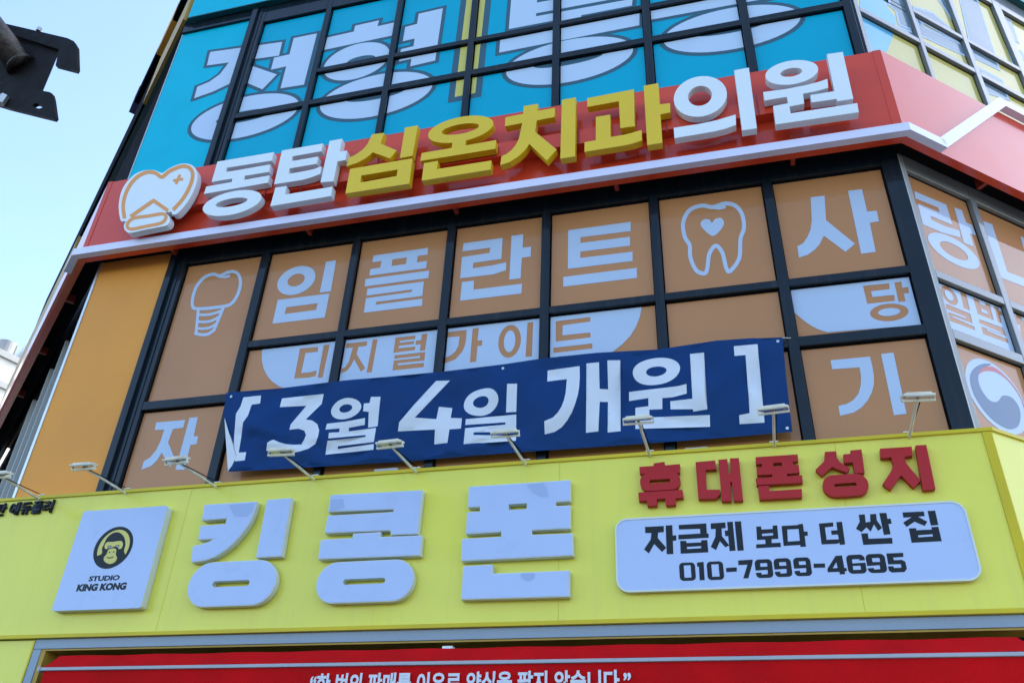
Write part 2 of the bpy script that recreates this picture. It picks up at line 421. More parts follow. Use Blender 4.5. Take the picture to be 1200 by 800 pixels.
glyph(top[3], FR, W2.q((818,258),(1080,222),(1072,362),(885,388),(880,425),(1010,405),(1104,385),(1102,438),(1020,465),(795,492),(808,350),(992,322),(998,287),(812,312)) +
      W3.q((-3,322),(75,312),(71,402),(127,394),(125,460),(66,469),(57,606),(-18,615)) + W2.q((808,517),(888,507),(885,568),(1210,528),(1206,593),(795,642)), 'film_white')
glyph(top[4], FR, W3.q((376,285),(795,228),(795,290),(458,332),(458,370),(790,328),(790,388),(457,428),(457,470),(807,428),(807,490),(374,543)) + W3.q((343,597),(835,536),(837,603),(343,662)), 'film_white')
tp = W4.l(sm([(222,211),(170,204),(112,226),(82,285),(90,350),(113,390),(116,445),(142,505),(180,522),(195,500),(205,430),(235,392),(266,425),(284,495),(303,510),(345,450),(351,360),(367,310),(360,250),(330,207),(280,194)]), 19, True)
tp += W4.l([(222,212),(250,216),(275,211)], 15, caps=True) + W4.q(*sm([(222,346),(175,312),(164,285),(182,268),(205,270),(217,284),(232,267),(258,262),(274,282),(262,312)]))
glyph(top[5], FR, tp, 'film_white', 'tooth_icon')
glyph(top[6], FR, W4.q((680,165),(745,157),(752,272),(888,383),(843,420),(742,345),(722,385),(700,410),(665,435),(625,447),(617,395),(645,380),(665,350),(680,315),(685,270)) +
      W4.q((855,135),(920,127),(945,232),(990,228),(1000,277),(957,285),(985,420),(917,430)), 'film_white')
c1 = lambda i: clip(cols[i][0]+.012, cols[i][1]-.012, Z3B+.012, Z1A-.018)
glyph(mid[1], FR, W5.q((90,225),(84,270),(84,310),(95,360),(115,400),(145,435),(190,465),(240,477),(300,485),(480,520),(560,150)) + c1(1) +
      W5.q((308,242),(415,232),(412,260),(340,268),(315,385),(370,380),(405,370),(400,402),(360,412),(274,417), op='-') + W5.q((447,222),(482,218),(440,412),(412,412), op='-'), 'film_white')
glyph(mid[2], FR, rect(cols[2][0]+.012, cols[2][1]-.012, Z3B+.012, Z1A-.018) +
      W5.q((580,212),(702,200),(698,225),(650,232),(640,275),(690,357),(665,377),(625,305),(605,345),(585,370),(548,388),(552,362),(575,348),(595,315),(618,235),(575,240), op='-') +
      W5.q((735,190),(763,188),(728,380),(698,382), op='-') +
      W5.q((868,178),(985,166),(982,186),(893,197),(891,208),(978,198),(975,215),(888,226),(885,240),(985,230),(980,250),(855,267), op='-') +
      W5.q((1022,158),(1055,155),(1040,252),(1010,255),(1015,216),(985,220),(988,196),(1018,192), op='-') +
      W5.q((862,282),(1042,262),(1036,312),(882,328),(880,340),(1035,325),(1032,350),(850,370),(858,312),(1010,296),(1012,284),(860,302), op='-'), 'film_white')
glyph(mid[3], FR, rect(cols[3][0]+.012, cols[3][1]-.012, Z3B+.012, Z1A-.018) +
      W6.q((106,218),(208,207),(206,250),(200,285),(185,320),(150,360),(90,382),(92,352),(125,340),(150,318),(165,290),(172,240),(103,246), op='-') +
      W6.q((240,200),(272,196),(265,262),(290,260),(288,288),(265,290),(257,372),(225,375), op='-') +
      W6.e((432,265),491,181,'-') + W6.e((432,265),462,209,'+') + W6.q((525,170),(555,165),(548,345),(515,347), op='-'), 'film_white')
glyph(mid[4], FR, W6.q((560,100),(1120,60),(1118,100),(1110,140),(1090,190),(1060,238),(1020,280),(985,308),(940,340),(600,400)) + c1(4) +
      W6.q((672,162),(852,140),(852,163),(708,183),(707,235),(852,220),(855,245),(672,268), op='-') + W6.q((660,300),(863,277),(863,303),(660,327), op='-'), 'film_white')
glyph(mid[6], FR, W4.q((560,585),(1160,510),(1220,760),(760,797),(720,785),(680,765),(645,740),(605,706)) + c1(6) +
      W4.q((925,580),(1048,568),(1050,595),(962,605),(970,632),(1072,622),(1075,650),(945,664), op='-') +
      W4.q((1072,565),(1105,560),(1110,588),(1137,585),(1141,613),(1117,616),(1125,652),(1092,655), op='-') +
      W4.e((1048,704),1138,664,'-') + W4.e((1048,702),1100,684,'+'), 'film_white')
glyph(low[6], FR, W7.q((75,240),(340,215),(355,275),(366,340),(366,400),(352,455),(325,508),(285,555),(230,590),(140,611),(128,545),(185,532),(230,505),(262,465),(278,410),(280,350),(270,287),(87,300)) +
      W7.q((414,198),(497,188),(585,598),(500,607)), 'film_white')
glyph(low[0], FR, W8.q((288,232),(513,212),(498,272),(418,283),(380,388),(440,535),(395,580),(330,468),(295,525),(250,570),(172,600),(190,535),(240,505),(285,450),(320,380),(350,287),(275,290)) +
      W8.q((548,195),(612,190),(580,338),(615,340),(603,400),(555,408),(508,600),(437,600)), 'film_white')

# --- orange cladding panel left of the windows
b = MB(); b.box(FR, XL+.01, -7.42, 7.0015, 9.0, -.1, .0); b.box(FR, XL+.01, -7.42, 5.1, 7.0, -.1, .001)
b.build('wall_panel', MT['ochre'], bld, 'plain orange cladding panel left of the brown windows')
b = MB(); b.box(FR, XL-.03, XL+.008, 5.1, 9.0, -.1, .012); b.build('corner_trim', MT['silver'], bld)
# --- right corner cover strips
b = MB(); b.box(RT, .055, .115, 5.1, 8.95, -.1, .015); b.build('corner_trim', MT['striplight'], bld, bevel=.004)
b = MB(); b.box(RT, .118, .20, 5.1, 8.95, -.1, .004); b.build('corner_trim', MT['stripgrey'], bld, bevel=.004)

# --- dental floor, right wing
RM = [(.15, .21), (1.275, 1.375), (2.42, 2.53), (3.70, 3.80), (4.95, 5.05), (6.2, 6.3)]
frame(RT, RM, [(ZT, 9.0, None), (Z1A, Z1B, None), (Z3A, Z3B, None), (5.1, Z0, None)], 5.1, 9.0, bld, m='frameglare')
RF = RT, FN
G, H, I, D = (Tr(RT, FN, 1040,190,7.475), Tr(RT, FN, 1040,297,7.475), Tr(RT, FN, 1040,404,7.475), Tr(RT, FN, 1000,0,6))
rp = {}
for i in range(5):
    a, c = RM[i][1], RM[i+1][0]
    for k, (z0, z1) in enumerate(((Z1B, ZT), (Z3B, Z1A), (Z0, Z3A))): rp[i, k] = pane(RT, a, c, z0, z1, 'film', bld)
def rclip(i, z0, z1): return clip(RM[i][1]+.012, RM[i+1][0]-.012, z0+.012, z1-.018)
glyph(rp[0,0], RT, G.q((235,255),(515,373),(570,552),(375,470),(385,505),(500,560),(630,600),(640,660),(480,618),(310,545),(265,362),(455,440),(443,398),(245,318)) +
      G.q((585,398),(650,420),(690,530),(740,550),(775,640),(722,625),(755,740),(668,705)) +
      G.ring((583,777),802,650,(583,777),705,712) + rclip(0, Z1B, ZT), 'film_white')
glyph(rp[1,0], RT, H.q((835,-285),(918,-255),(1050,160),(1290,255),(1300,330),(990,210)) + G.q((1165,650),(1235,680),(1330,1050),(1260,1020)) + rclip(1, Z1B, ZT), 'film_white')
glyph(rp[0,1], RT, rect(RM[0][1]+.012, RM[1][0]-.012, Z3B+.012, Z1A-.018) + H.e((540,368),610,288,'-') + H.e((538,366),574,322,'+') +
      H.q((635,338),(688,358),(722,500),(668,478), op='-') + H.q((508,440),(725,528),(745,612),(565,545),(570,558),(760,640),(768,672),(545,590),(528,512),(690,572),(685,555),(515,485), op='-') +
      H.q((750,388),(800,408),(808,440),(860,460),(852,430),(895,445),(930,585),(790,530), op='-') + H.q((815,480),(872,505),(880,535),(822,512)) +
      H.q((930,460),(968,475),(975,500),(1000,512),(1010,545),(985,540),(1000,612),(968,600), op='-') +
      H.q((800,575),(1010,650),(1040,725),(865,660),(872,675),(1050,750),(1060,785),(838,705),(820,640),(1000,705),(990,690),(805,610), op='-') + rclip(0, Z3B, Z1A), 'film_white')
glyph(rp[1,1], RT, rect(RM[1][1]+.012, RM[2][0]-.012, Z3B+.012, Z1A-.018) +
      H.q((1085,545),(1130,562),(1122,530),(1168,545),(1178,582),(1290,630),(1300,672),(1200,640),(1235,750),(1330,830),(1300,860),(1215,780),(1180,800),(1130,770),(1165,720),(1160,630),(1092,600), op='-') + rclip(1, Z3B, Z1A), 'film_white')
em = glyph(rp[0,2], RT, I.e((955,445),1205,133) + rclip(0, Z0, Z3A), 'film_white', 'government_emblem')
glyph(em, RT, I.q(*sm([(910,170),(840,165),(770,195),(725,262),(730,350),(770,460),(850,580),(950,680),(1050,733),(1110,733),(1150,700),(1165,620),(1150,540),(1100,470),(1050,445),(1005,447),(975,485),(940,500),(890,480),(840,420),(805,350),(795,285),(812,222),(850,195)])) + rclip(0, Z0, Z3A), 'film_navy', 'emblem_blue', n=FN+.0015)
glyph(em, RT, I.q(*sm([(797,262),(825,208),(880,186),(950,205),(1040,280),(1130,390),(1195,520),(1196,560),(1170,480),(1110,380),(1040,300),(960,245),(890,228),(830,238)])) + rclip(0, Z0, Z3A), 'film_red', 'emblem_red', n=FN+.0015)

# --- blue floor above the red sign
B0, B1, B2, BT = 9.2, 11.745, 12.49, 14.1
BX = [(-7.36, -7.085), (-5.875, -5.775), (-4.535, -4.435), (-3.21, -3.11), (-1.865, -1.76), (-.525, -.415), (.82, .93), (2.155, 2.30)]
frame(FR, BX, [(BT, 14.52, None), (B1-.055, B1+.055, None), (B2-.045, B2+.045, (1,2,3,4,5,6)), (B0, 9.3, None)], B0, 14.52, bld)
b = MB(); b.box(FR, -7.345, -7.24, B0, 14.5, -.002, .045); b.box(FR, -7.185, -7.155, B0, 14.5, -.002, .012); b.build('window_jamb', MT['frame'], bld, bevel=.006)
for i in range(7):
    a, c = BX[i][1], BX[i+1][0]
    rows = [(9.3, B1-.055), (B1+.055, B2-.045), (B2+.045, BT)] if i else [(9.3, B1-.055), (B1+.055, BT)]
    for z0, z1 in rows: pane(FR, a, c, z0, z1, 'film_blue', bld)
b = MB(); b.box(FR, -8.785, -7.36, B0, 14.3, -.16, PN); b.build('wall_panel', MT['bluepanel'], bld, 'bright blue cladding panel at the left end of the upper floor')
b = MB(); b.box(FR, -8.78, -7.362, 14.303, 14.52, -.1, -.01); b.build('window_jamb', MT['frame'], bld)
b = MB(); b.box(FR, -8.80, -8.787, 9.3, 14.3, -.16, PN+.01); b.build('corner_trim', MT['silver'], bld)
ZA, ZB, ZC = W(220,0,4), W(500,0,4), W(750,0,4)
bl = [
 ZA.q((105,245),(443,198),(428,262),(90,308)) + ZA.q((200,285),(262,270),(300,300),(260,345),(200,392),(120,430),(30,462),(45,408),(100,385),(150,350)) + ZA.q((300,310),(418,350),(350,420),(255,380)) +
 ZA.q((497,180),(606,158),(545,398),(435,415)) + ZA.q((405,272),(485,254),(464,312),(390,328)) + ZA.ring((265,547),520,450,(265,546),400,520),
 ZA.q((785,122),(897,97),(885,140),(775,165)) + ZA.q((652,178),(972,106),(958,168),(638,236)) + ZA.ring((790,288),946,205,(812,284),880,264) +
 ZA.q((1083,66),(1196,40),(1160,285),(1043,312)) + ZA.q((1020,128),(1085,111),(1070,181),(1008,195)) + ZA.q((1000,232),(1062,217),(1048,277),(990,290)) + ZA.ring((880,447),1148,350,(880,443),1022,418),
 ZB.q((131,456),(192,-40),(232,-45),(175,447)) + ZB.q((200,442),(251,-40),(280,-45),(228,437)),
 ZB.q((402,-70),(985,-170),(962,28),(385,138)) + ZB.q((514,64),(1000,-26),(1000,-10),(512,78), op='-') + ZB.q((518,2),(1000,-88),(1000,-72),(516,14), op='-') +
 ZB.q((345,185),(998,52),(997,120),(340,248)) + ZB.q((610,80),(725,58),(725,140),(610,160)) + ZB.ring((665,285),968,188,(662,283),826,260),
 ZC.q((38,40),(720,-85),(716,-28),(45,95)) + ZC.q((150,-190),(640,-290),(640,-235),(150,-130)) + ZC.q((330,-170),(430,-190),(480,-90),(380,-70)) + ZC.ring((425,135),752,42,(420,133),597,110)]
for k, ops in enumerate(bl):
    back = [o for o in outline(ops, .062 if k != 2 else .10)] + clip(-8.77, 2.15, 9.3, BT-.01)
    o = glyph(bld, FR, back, 'film_slate')
    glyph(o, FR, ops + clip(-8.77, 2.15, 9.3, BT-.01), 'film_yellow' if k == 2 else 'film_lilac', 'lettering_face', n=FN+.0015)

# --- blue floor, right wing: pale yellow film with grey letters
QM = [(.10, .20), (1.335, 1.42), (2.45, 2.56), (3.72, 3.92), (5.0, 5.1), (6.2, 6.3)]
frame(RT, QM, [(14.1, 14.52, None), (B1-.05, B1+.05, None), (B2-.045, B2+.045, (1, 2, 3)), (B0, 9.3, None)], B0, 14.52, bld, m='frameglare')
b = MB(); b.box(RT, .02, .095, 10.0, 14.5, -.1, .02); b.build('corner_trim', MT['stripgrey'], bld, bevel=.004)
for i in range(5):
    a, c = QM[i][1], QM[i+1][0]
    for z0, z1 in ((9.3, B1-.05), (B1+.05, B2-.045), (B2+.045, 14.1)): pane(RT, a, c, z0, z1, 'film_pale', bld)
c9 = clip(.2, 6.2, 9.3, 14.1)
glyph(bld, RT, D.q((40,-60),(215,-60),(240,50),(300,130),(302,190),(240,360),(150,420),(60,380)) + c9, 'film_sky', 'film_patch')
gs = (D.q((265,-60),(365,-60),(415,205),(330,170),(310,82),(262,40)) + D.q((450,130),(500,200),(780,330),(815,400),(480,245)) + D.q((435,60),(560,100),(740,262),(720,282),(480,150)) +
      D.q((745,-60),(845,-60),(1000,430),(1015,480),(850,400)) + D.q((1010,100),(1100,150),(1150,290),(1050,240)) + D.q((1090,340),(1180,370),(1230,520),(1140,480)) +
      D.q((890,490),(1040,570),(1080,690),(930,640)) + D.q((560,-60),(650,-60),(700,110),(690,130),(640,50)) + D.q((310,195),(450,250),(455,262),(315,212)))
o = glyph(bld, RT, outline(gs, .05) + c9, 'film_lilac', n=FN+.0015)
glyph(o, RT, gs + c9, 'film_grey', 'lettering_face', n=FN+.003)

# --- left wing: dark glazing with pale uprights near the corner
b = MB()
for k, u in enumerate((-.16, -.42, -.75, -1.2, -2.3, -3.5, -5)): b.box(LT, u-.05, u, 5.1, 8.8, -.115, -.05)
b.build('window_frame', MT['striplight'], bld, bevel=.004)
for z0, z1 in ((5.1, 9.0), (10.2, 14.5)):
    b = MB(); b.box(LT, -14, -.30, z0, z1, -.118, -.09); b.build('window_pane', MT['glass'], bld)
# --- shop front under the yellow sign: pale frame round a dark opening
SF = .28
b = MB(); b.box(FR, -7.33, 2.33, 3.437, 3.536, -.1, SF); b.box(FR, -7.33, -7.23, .13, 3.435, -.1, SF-.002); b.build('shopfront_frame', MT['greybar'], bld, bevel=.004)
b = MB(); b.box(FR, -7.228, 2.33, 3.418, 3.434, -.1, SF-.01); b.box(FR, -7.228, -7.175, .13, 3.416, -.1, SF-.012); b.build('frame_reveal', MT['mustard'], bld)
b = MB(); b.box(FR, -7.17, 2.6, 3.0, 3.416, -.1, .02); b.build('soffit', MT['soffit'], bld)
b = MB(); b.box(FR, -8.9, -7.352, .13, 3.53, -.1, .27); b.build('wall_panel', MT['yellow'], bld, 'yellow cladding beside the shop front')
b = MB(); b.box(FR, -7.35, -7.333, .13, 3.53, -.1, .285); b.build('corner_trim', MT['yedge'], bld)
b = MB(); b.box(FR, -7.16, 2.2, .3, 3.2, -.119, -.09); b.build('shop_window', MT['glass'], bld)

# ------------------------------------------------------------------ red dental sign band
T20, T19 = math.tan(RA/2), math.tan(LA/2)
def wrap(bm, s0, s1, z0, z1, ul=-14., ur=12., lt=True, rt=True, mi=0):
    """box that follows the three wall faces between offsets s0 and s1, mitred at the corners"""
    def ring(n, z):
        a = [LT.p(ul, z, n)] if lt else []
        a += [FR.p(XL-n*T19, z, n), FR.p(XR+n*T20, z, n)]
        return a + ([RT.p(ur, z, n)] if rt else [])
    A, Bq, Cq, Dq = ring(s0, z0), ring(s1, z0), ring(s1, z1), ring(s0, z1)
    for i in range(len(A)-1):
        for P_, Q_ in ((A, Bq), (Bq, Cq), (Cq, Dq), (Dq, A)): bm.face([P_[i], P_[i+1], Q_[i+1], Q_[i]], mi)
    for i in (0, len(A)-1): bm.face([A[i], Bq[i], Cq[i], Dq[i]], mi)
SB = .32
BZ0, BZ1 = 8.85, 10.33
sign = empty('dental_sign', (-3, 7.7, BZ0), 'red fascia sign band with raised white and yellow Korean letters and a tooth emblem', 'shop sign')
b = MB(); wrap(b, .22, SB, BZ0+.004, BZ1, rt=True); b.build('sign_panel', MT['red'], sign)
b = MB(); wrap(b, .0, .218, 9.0, 9.3); b.build('soffit', MT['soffit'], sign)
for a_, c_ in ((XR+SB*T20-.10, XR+SB*T20-.004), (XL-SB*T19+.004, XL-SB*T19+.08)):
    b = MB(); b.box(FR, a_, c_, 8.974, BZ1+.006, SB, SB+.007); b.build('corner_trim', MT['red'], sign)
TR0, TR1 = SB+.002, .42
b = MB(); wrap(b, TR0, TR1, BZ0, 8.972, ul=-.35, ur=.42)
# the trim climbs on the right wing, then runs level along the top
q = [(.42, BZ0, 8.972), (1.97, 10.36, 10.50), (12., 10.36, 10.50)]
b.hexa([RT.p(.424,BZ0,TR1),RT.p(2.0,10.36,TR1),RT.p(2.0,10.36,TR0),RT.p(.424,BZ0,TR0),RT.p(.35,8.975,TR1),RT.p(1.93,10.49,TR1),RT.p(1.93,10.49,TR0),RT.p(.35,8.975,TR0)])
b.hexa([RT.p(2.002,10.36,TR1),RT.p(12,10.36,TR1),RT.p(12,10.36,TR0),RT.p(2.002,10.36,TR0),RT.p(1.932,10.49,TR1),RT.p(12,10.49,TR1),RT.p(12,10.49,TR0),RT.p(1.932,10.49,TR0)])
b.build('sign_trim', MT['alu'], sign)
for P_, u in [(FR, -7.3), (FR, -5.2), (FR, -3.1), (FR, -1.0), (FR, 1.1), (RT, 1.3), (RT, 3.4), (LT, -1.2), (LT, -3.2), (LT, -5.2)]:
    b = MB(); b.box(P_, u, u+.05, 8.86, 8.99, .10, .215); b.build('bracket', MT['reddark'], sign)
b = MB(); b.box(LT, -14, -.45, 8.90, 8.95, SB+.001, SB+.04); b.build('sign_lip', MT['lipglare'], sign)
# mounting rail behind the letters
LB0, LB1 = .47, .57
b = MB(); b.box(FR, XL+.9, 1.75, 9.42, 9.66, SB, .455); rail = b.build('mounting_rail', MT['red'], sign)
S = lambda ox, oy, k: Tr(FR, LB1, ox, oy, k)
Z1, Z2, Z3, Z4, Z5, ZL = S(230,140,6.6667), S(400,120,6.6667), S(570,90,6.6667), S(670,70,6.6667), S(770,60,5), S(120,170,6)
def letter(ops, m, parent=sign, n0=LB0, n1=LB1, P=FR, label=None, name='letter', sidem=None):
    return solid(name, P, ops, n0, n1, [MT[m], MT[sidem or m]], parent, label)
letter(Z1.q((165,330),(605,256),(590,322),(238,378),(230,412),(578,352),(567,410),(378,441),(372,473),(572,437),(560,494),(60,582),(78,525),(277,489),(282,462),(120,489)) +
       Z1.ring((278,652),508,558,(274,648),400,616), 'white')
letter(Z1.q((670,243),(990,188),(976,249),(751,289),(745,326),(953,290),(940,346),(728,384),(720,426),(840,405),(920,388),(978,366),(968,425),(900,452),(830,472),(608,507)) +
       Z1.q((1042,168),(1140,151),(1120,252),(1178,243),(1165,318),(1103,328),(1070,483),(970,492)) + Z1.q((618,533),(705,520),(693,588),(1065,525),(1052,598),(578,678)), 'white')
letter(Z2.q((240,250),(335,238),(305,322),(432,375),(380,438),(245,390),(215,418),(180,442),(120,474),(40,500),(58,432),(100,415),(140,390),(175,362),(205,325)) +
       Z2.q((497,198),(598,180),(555,418),(458,435)) + Z2.q((68,520),(555,438),(530,635),(32,712)) + Z2.q((155,572),(440,525),(432,575),(147,627), op='-'), 'yellowl')
letter(Z2.ring((930,210),1187,113,(929,209),1076,171) + Z2.q((870,300),(975,280),(968,340),(862,355)) + Z2.q((628,397),(1209,295),(1203,363),(618,458)) +
       Z2.q((645,475),(755,457),(745,522),(1172,455),(1165,525),(628,612)), 'yellowl')
letter(Z3.q((292,230),(402,212),(398,268),(535,243),(532,315),(392,342),(380,430),(548,568),(472,655),(335,525),(300,575),(250,622),(180,667),(108,690),(118,622),(160,602),(195,575),(225,540),(252,490),(280,362),(145,388),(148,318),(288,290)) +
       Z3.q((590,182),(698,162),(692,622),(577,640)), 'yellowl')
letter(Z4.q((120,302),(485,232),(492,520),(380,535),(368,325),(122,370)) + Z4.q((188,448),(300,430),(304,605),(400,588),(470,572),(545,550),(548,630),(480,655),(400,672),(100,720),(100,645),(188,630)) +
       Z4.q((562,205),(675,184),(688,350),(767,340),(770,412),(692,428),(707,650),(590,668)), 'yellowl')
letter(Z5.ring((252,264),408,150,(251,262),321,205) + Z5.q((97,450),(240,428),(350,405),(460,372),(463,432),(400,455),(330,472),(102,510)) + Z5.q((452,113),(538,97),(585,452),(498,465)), 'white')
letter(Z5.ring((788,125),943,58,(786,125),850,101) + Z5.q((622,240),(760,222),(870,200),(950,180),(998,163),(1003,215),(930,236),(855,250),(862,308),(776,325),(783,365),(1173,305),(1182,358),(695,430),(680,322),(770,305),(760,268),(630,290)) +
       Z5.q((995,18),(1088,5),(1150,280),(1055,294),(1051,281),(905,301),(898,258),(1040,235)), 'white')
lg = ZL.q(*sm([(128,526),(115,450),(119,385),(138,315),(180,250),(237,200),(300,178),(365,178),(405,192),(425,196),(470,165),(530,138),(585,130),(632,144),(660,178),(668,230),(650,300),(610,382),(560,448),(520,485),(490,486),(470,470),(300,520),(160,536)]))
lg += ZL.l([(196,572),(300,548),(430,524)], 92, caps=True)
em = letter(lg, 'white', name='tooth_emblem')
ZLf = Tr(FR, LB1+.003, 120,170,6)
ln = ZLf.l(sm([(155,512),(146,440),(154,372),(185,295),(240,228),(310,192),(370,196),(418,224),(470,185),(540,154),(590,150),(625,175),(634,225),(610,300),(562,382),(497,455)], False), 25)
ln += ZLf.l([(197,502),(360,390),(462,462)], 25) + ZLf.l([(496,250),(567,238)], 17) + ZLf.l([(546,208),(516,274)], 18)
ln += ZLf.l(sm([(225,512),(330,497),(415,483),(445,495),(440,525),(405,550),(300,572),(205,590),(175,575),(182,542)]), 22, True)
solid('emblem_lines', FR, ln, LB1+.0005, LB1+.003, MT['orange_line'], em)
# stand-off pins holding the letters to the rail
for u in [-6.9+.55*k for k in range(16)]:
    b = MB(); b.box(FR, u, u+.015, 9.37+.03*(int(u*7) % 2), 9.75, .456, LB0); b.build('stand_off', MT['reddark'], sign)

# ------------------------------------------------------------------ upper blue fascia and the left wing signs
up = empty('upper_fascia', (-3, 7.9, 14.55), 'blue fascia band above the upper floor windows, teal underneath', 'shop sign')
b = MB(); wrap(b, .0, .10, 14.555, 15.9, lt=False); b.build('sign_panel', MT['bluepanel'], up)
b = MB(); wrap(b, .0, .102, 14.53, 14.553); b.build('underside_panel', MT['teal'], up)
b = MB(); b.box(LT, -2.6, -.02-.1*T19, 14.556, 15.9, .0, .16); b.build('side_panel', MT['mustard'], up)
b = MB(); b.box(LT, -14, -2.61, 14.556, 15.9, .0, .15); b.build('side_panel', MT['soffit'], up)
ww = empty('side_wing_sign', LT.p(-3, 10.4, .1), 'narrow run of dark, amber and mustard sign boxes along the receding left wing', 'shop sign')
for (ua, ub, za, zb, nn, mm) in ((-.5,-1.8,16.3,16.85,.25,'soffit'), (-1.81,-2.9,16.3,16.85,.255,'amber'), (-2.91,-4.6,16.3,16.85,.25,'soffit'), (-4.61,-5.0,16.3,16.85,.26,'navyp'),
                                 (-.42,-12,10.36,14.5,.03,'soffit'), (-4.41,-12,10.35,12.2,.28,'mustard')):
    b = MB(); b.box(LT, ub, ua, za, zb, -.05, nn); b.build('sign_box', MT[mm], ww)

# ------------------------------------------------------------------ yellow phone-shop sign
SY = .30; YZ0, YZ1 = 3.54, 5.15
ys = empty('phone_shop_sign', (-3, 7.7, YZ0), 'long yellow fascia sign with big pale Korean letters and a phone number board', 'shop sign')
b = MB(); wrap(b, .02, SY, YZ0, YZ1, lt=False); b.build('sign_panel', MT['yellow'], ys)
b = MB(); b.box(LT, -8, -.001, YZ0, YZ1, .02, SY-.002); b.build('side_panel', MT['yellow'], ys)
b = MB(); wrap(b, SY-.06, SY+.02, YZ1, YZ1+.035, lt=False); wrap(b, SY+.001, SY+.02, YZ0+.001, YZ0+.038, lt=False)
b.box(FR, XR+SY*T20-.085, XR+SY*T20-.004, YZ0+.04, YZ1-.002, SY, SY+.016); b.build('edge_trim', MT['yedge'], ys, bevel=.006)
for px_ in (208, 655, 1000):
    u_ = FR.at((px_, 640), SY)[0]; b = MB(); b.box(FR, u_-.002, u_+.002, YZ0+.04, YZ1-.003, SY-.002, SY+.0012); b.build('panel_seam', MT['yedge'], ys)
LT_ = .09
K = lambda ox, oy, k: Tr(FR, SY+LT_, ox, oy, k)
K1, K1b, K2, K3 = K(200,570,6.6667), K(200,610,6.6667), K(355,560,5), K(525,550,5)
kl = []
def kletter(ops):
    body = letter(outline(ops, .007) + [o for o in ops if o[0] == '-'], 'side', ys, SY+.012, SY+LT_-.004)
    kl.append(solid('letter_face', FR, ops, SY+LT_-.006, SY+LT_, MT['acrylic'], body))
kletter(K1.q((267,143),(668,118),(656,170),(640,220),(618,268),(590,314),(558,358),(520,402),(480,445),(440,480),(390,515),(340,545),(290,563),(240,575),(163,584),(175,465),(230,455),(290,435),(355,402),(218,408),(235,308),(430,293),(442,243),(247,257)) +
        K1.q((755,105),(938,90),(860,537),(670,548)) + K1b.rr((130,545),(823,440),(500,318),(400,661)) + K1b.rr((325,493),(617,478),(470,466),(470,512), op='-'))
kletter(K2.q((165,100),(697,72),(668,322),(518,328),(515,302),(130,317),(147,222),(532,200),(535,178),(150,193)) +
        K2.q((107,363),(292,353),(297,327),(452,318),(448,347),(692,338),(682,448),(92,470)) + K2.rr((79,630),(647,560),(380,486),(350,722)) + K2.rr((235,605),(482,597),(360,587),(360,619), op='-'))
kletter(K3.q((125,102),(713,63),(712,180),(628,186),(625,216),(712,212),(712,340),(487,350),(487,385),(725,375),(728,498),(80,530),(85,408),(315,395),(315,360),(107,372),(115,252),(190,246),(191,213),(120,217)) +
        K3.q((355,203),(462,196),(460,230),(355,236), op='-') + K3.q((92,568),(257,558),(257,612),(706,593),(706,738),(80,756)))
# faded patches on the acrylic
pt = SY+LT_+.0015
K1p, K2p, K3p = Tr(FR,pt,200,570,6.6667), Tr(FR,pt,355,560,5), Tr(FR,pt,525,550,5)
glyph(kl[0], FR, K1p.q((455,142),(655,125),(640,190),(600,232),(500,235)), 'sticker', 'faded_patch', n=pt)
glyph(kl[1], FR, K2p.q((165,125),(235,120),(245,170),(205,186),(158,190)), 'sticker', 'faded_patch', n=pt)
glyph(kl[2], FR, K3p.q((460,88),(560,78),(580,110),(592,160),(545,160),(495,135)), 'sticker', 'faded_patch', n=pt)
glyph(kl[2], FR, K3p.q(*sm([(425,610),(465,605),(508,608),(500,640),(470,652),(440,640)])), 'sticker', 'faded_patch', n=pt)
# logo board
LGB = Tr(FR, SY+.10, 50,585,5.714)
u0, v1 = LGB.a((275,78)); u1, v0 = LGB.a((655,725))
bd = solid('logo_board', FR, [('+', rrect(u0, u1, v0, v1, .03))], SY+.005, SY+.10, [MT['acrylic'], MT['side']], ys)
f1, f2, f3 = SY+.1015, SY+.103, SY+.1045
L1, L2, L3 = Tr(FR,f1,50,585,5.714), Tr(FR,f2,50,585,5.714), Tr(FR,f3,50,585,5.714)
em = glyph(bd, FR, L1.e((472,320),600,181), 'ink', 'gorilla_emblem', n=f1)
yl = L2.e((474,322),578,202) + L2.q(*sm([(345,395),(395,362),(397,330),(412,295),(432,255),(470,224),(512,220),(545,250),(555,300),(545,342),(560,372),(600,380),(560,440),(480,480),(390,470)]), op='-')
yl += L2.q(*sm([(415,308),(432,285),(470,283),(500,278),(528,278),(537,300),(528,325),(508,330),(500,310),(470,318),(440,326),(420,330)]))
yl += L2.q(*sm([(440,336),(466,326),(492,332),(490,368),(498,392),(480,420),(445,430),(413,412),(410,388),(428,365)]))
yl += L2.e((447,315),460,306,'-') + L2.e((501,312),514,303,'-')
glyph(em, FR, yl, 'film_yellow', 'emblem_face', n=f2)
dk = L3.l([(428,386),(450,391),(474,382)], 6) + L3.e((448,352),453,347) + L3.e((476,350),481,345)
glyph(em, FR, dk, 'ink', 'emblem_mouth', n=f3)
glyph(em, FR, L3.e((448,316),455,311) + L3.e((501,313),508,308), 'acrylic', 'emblem_eyes', n=f3)
a0, a1 = L1.a((305,548)), L1.a((510,541)); text('lettering', 'STUDIO', FR, a0[0], a1[0], a0[1], None, f1, MT['ink'], bd, .045, h=L1.a((330,512))[1]-L1.a((330,547))[1])
a0, a1 = L1.a((222,616)), L1.a((553,604)); text('lettering', 'KING KONG', FR, a0[0], a1[0], a0[1], None, f1, MT['ink'], bd, .06, h=L1.a((330,562))[1]-L1.a((330,611))[1])
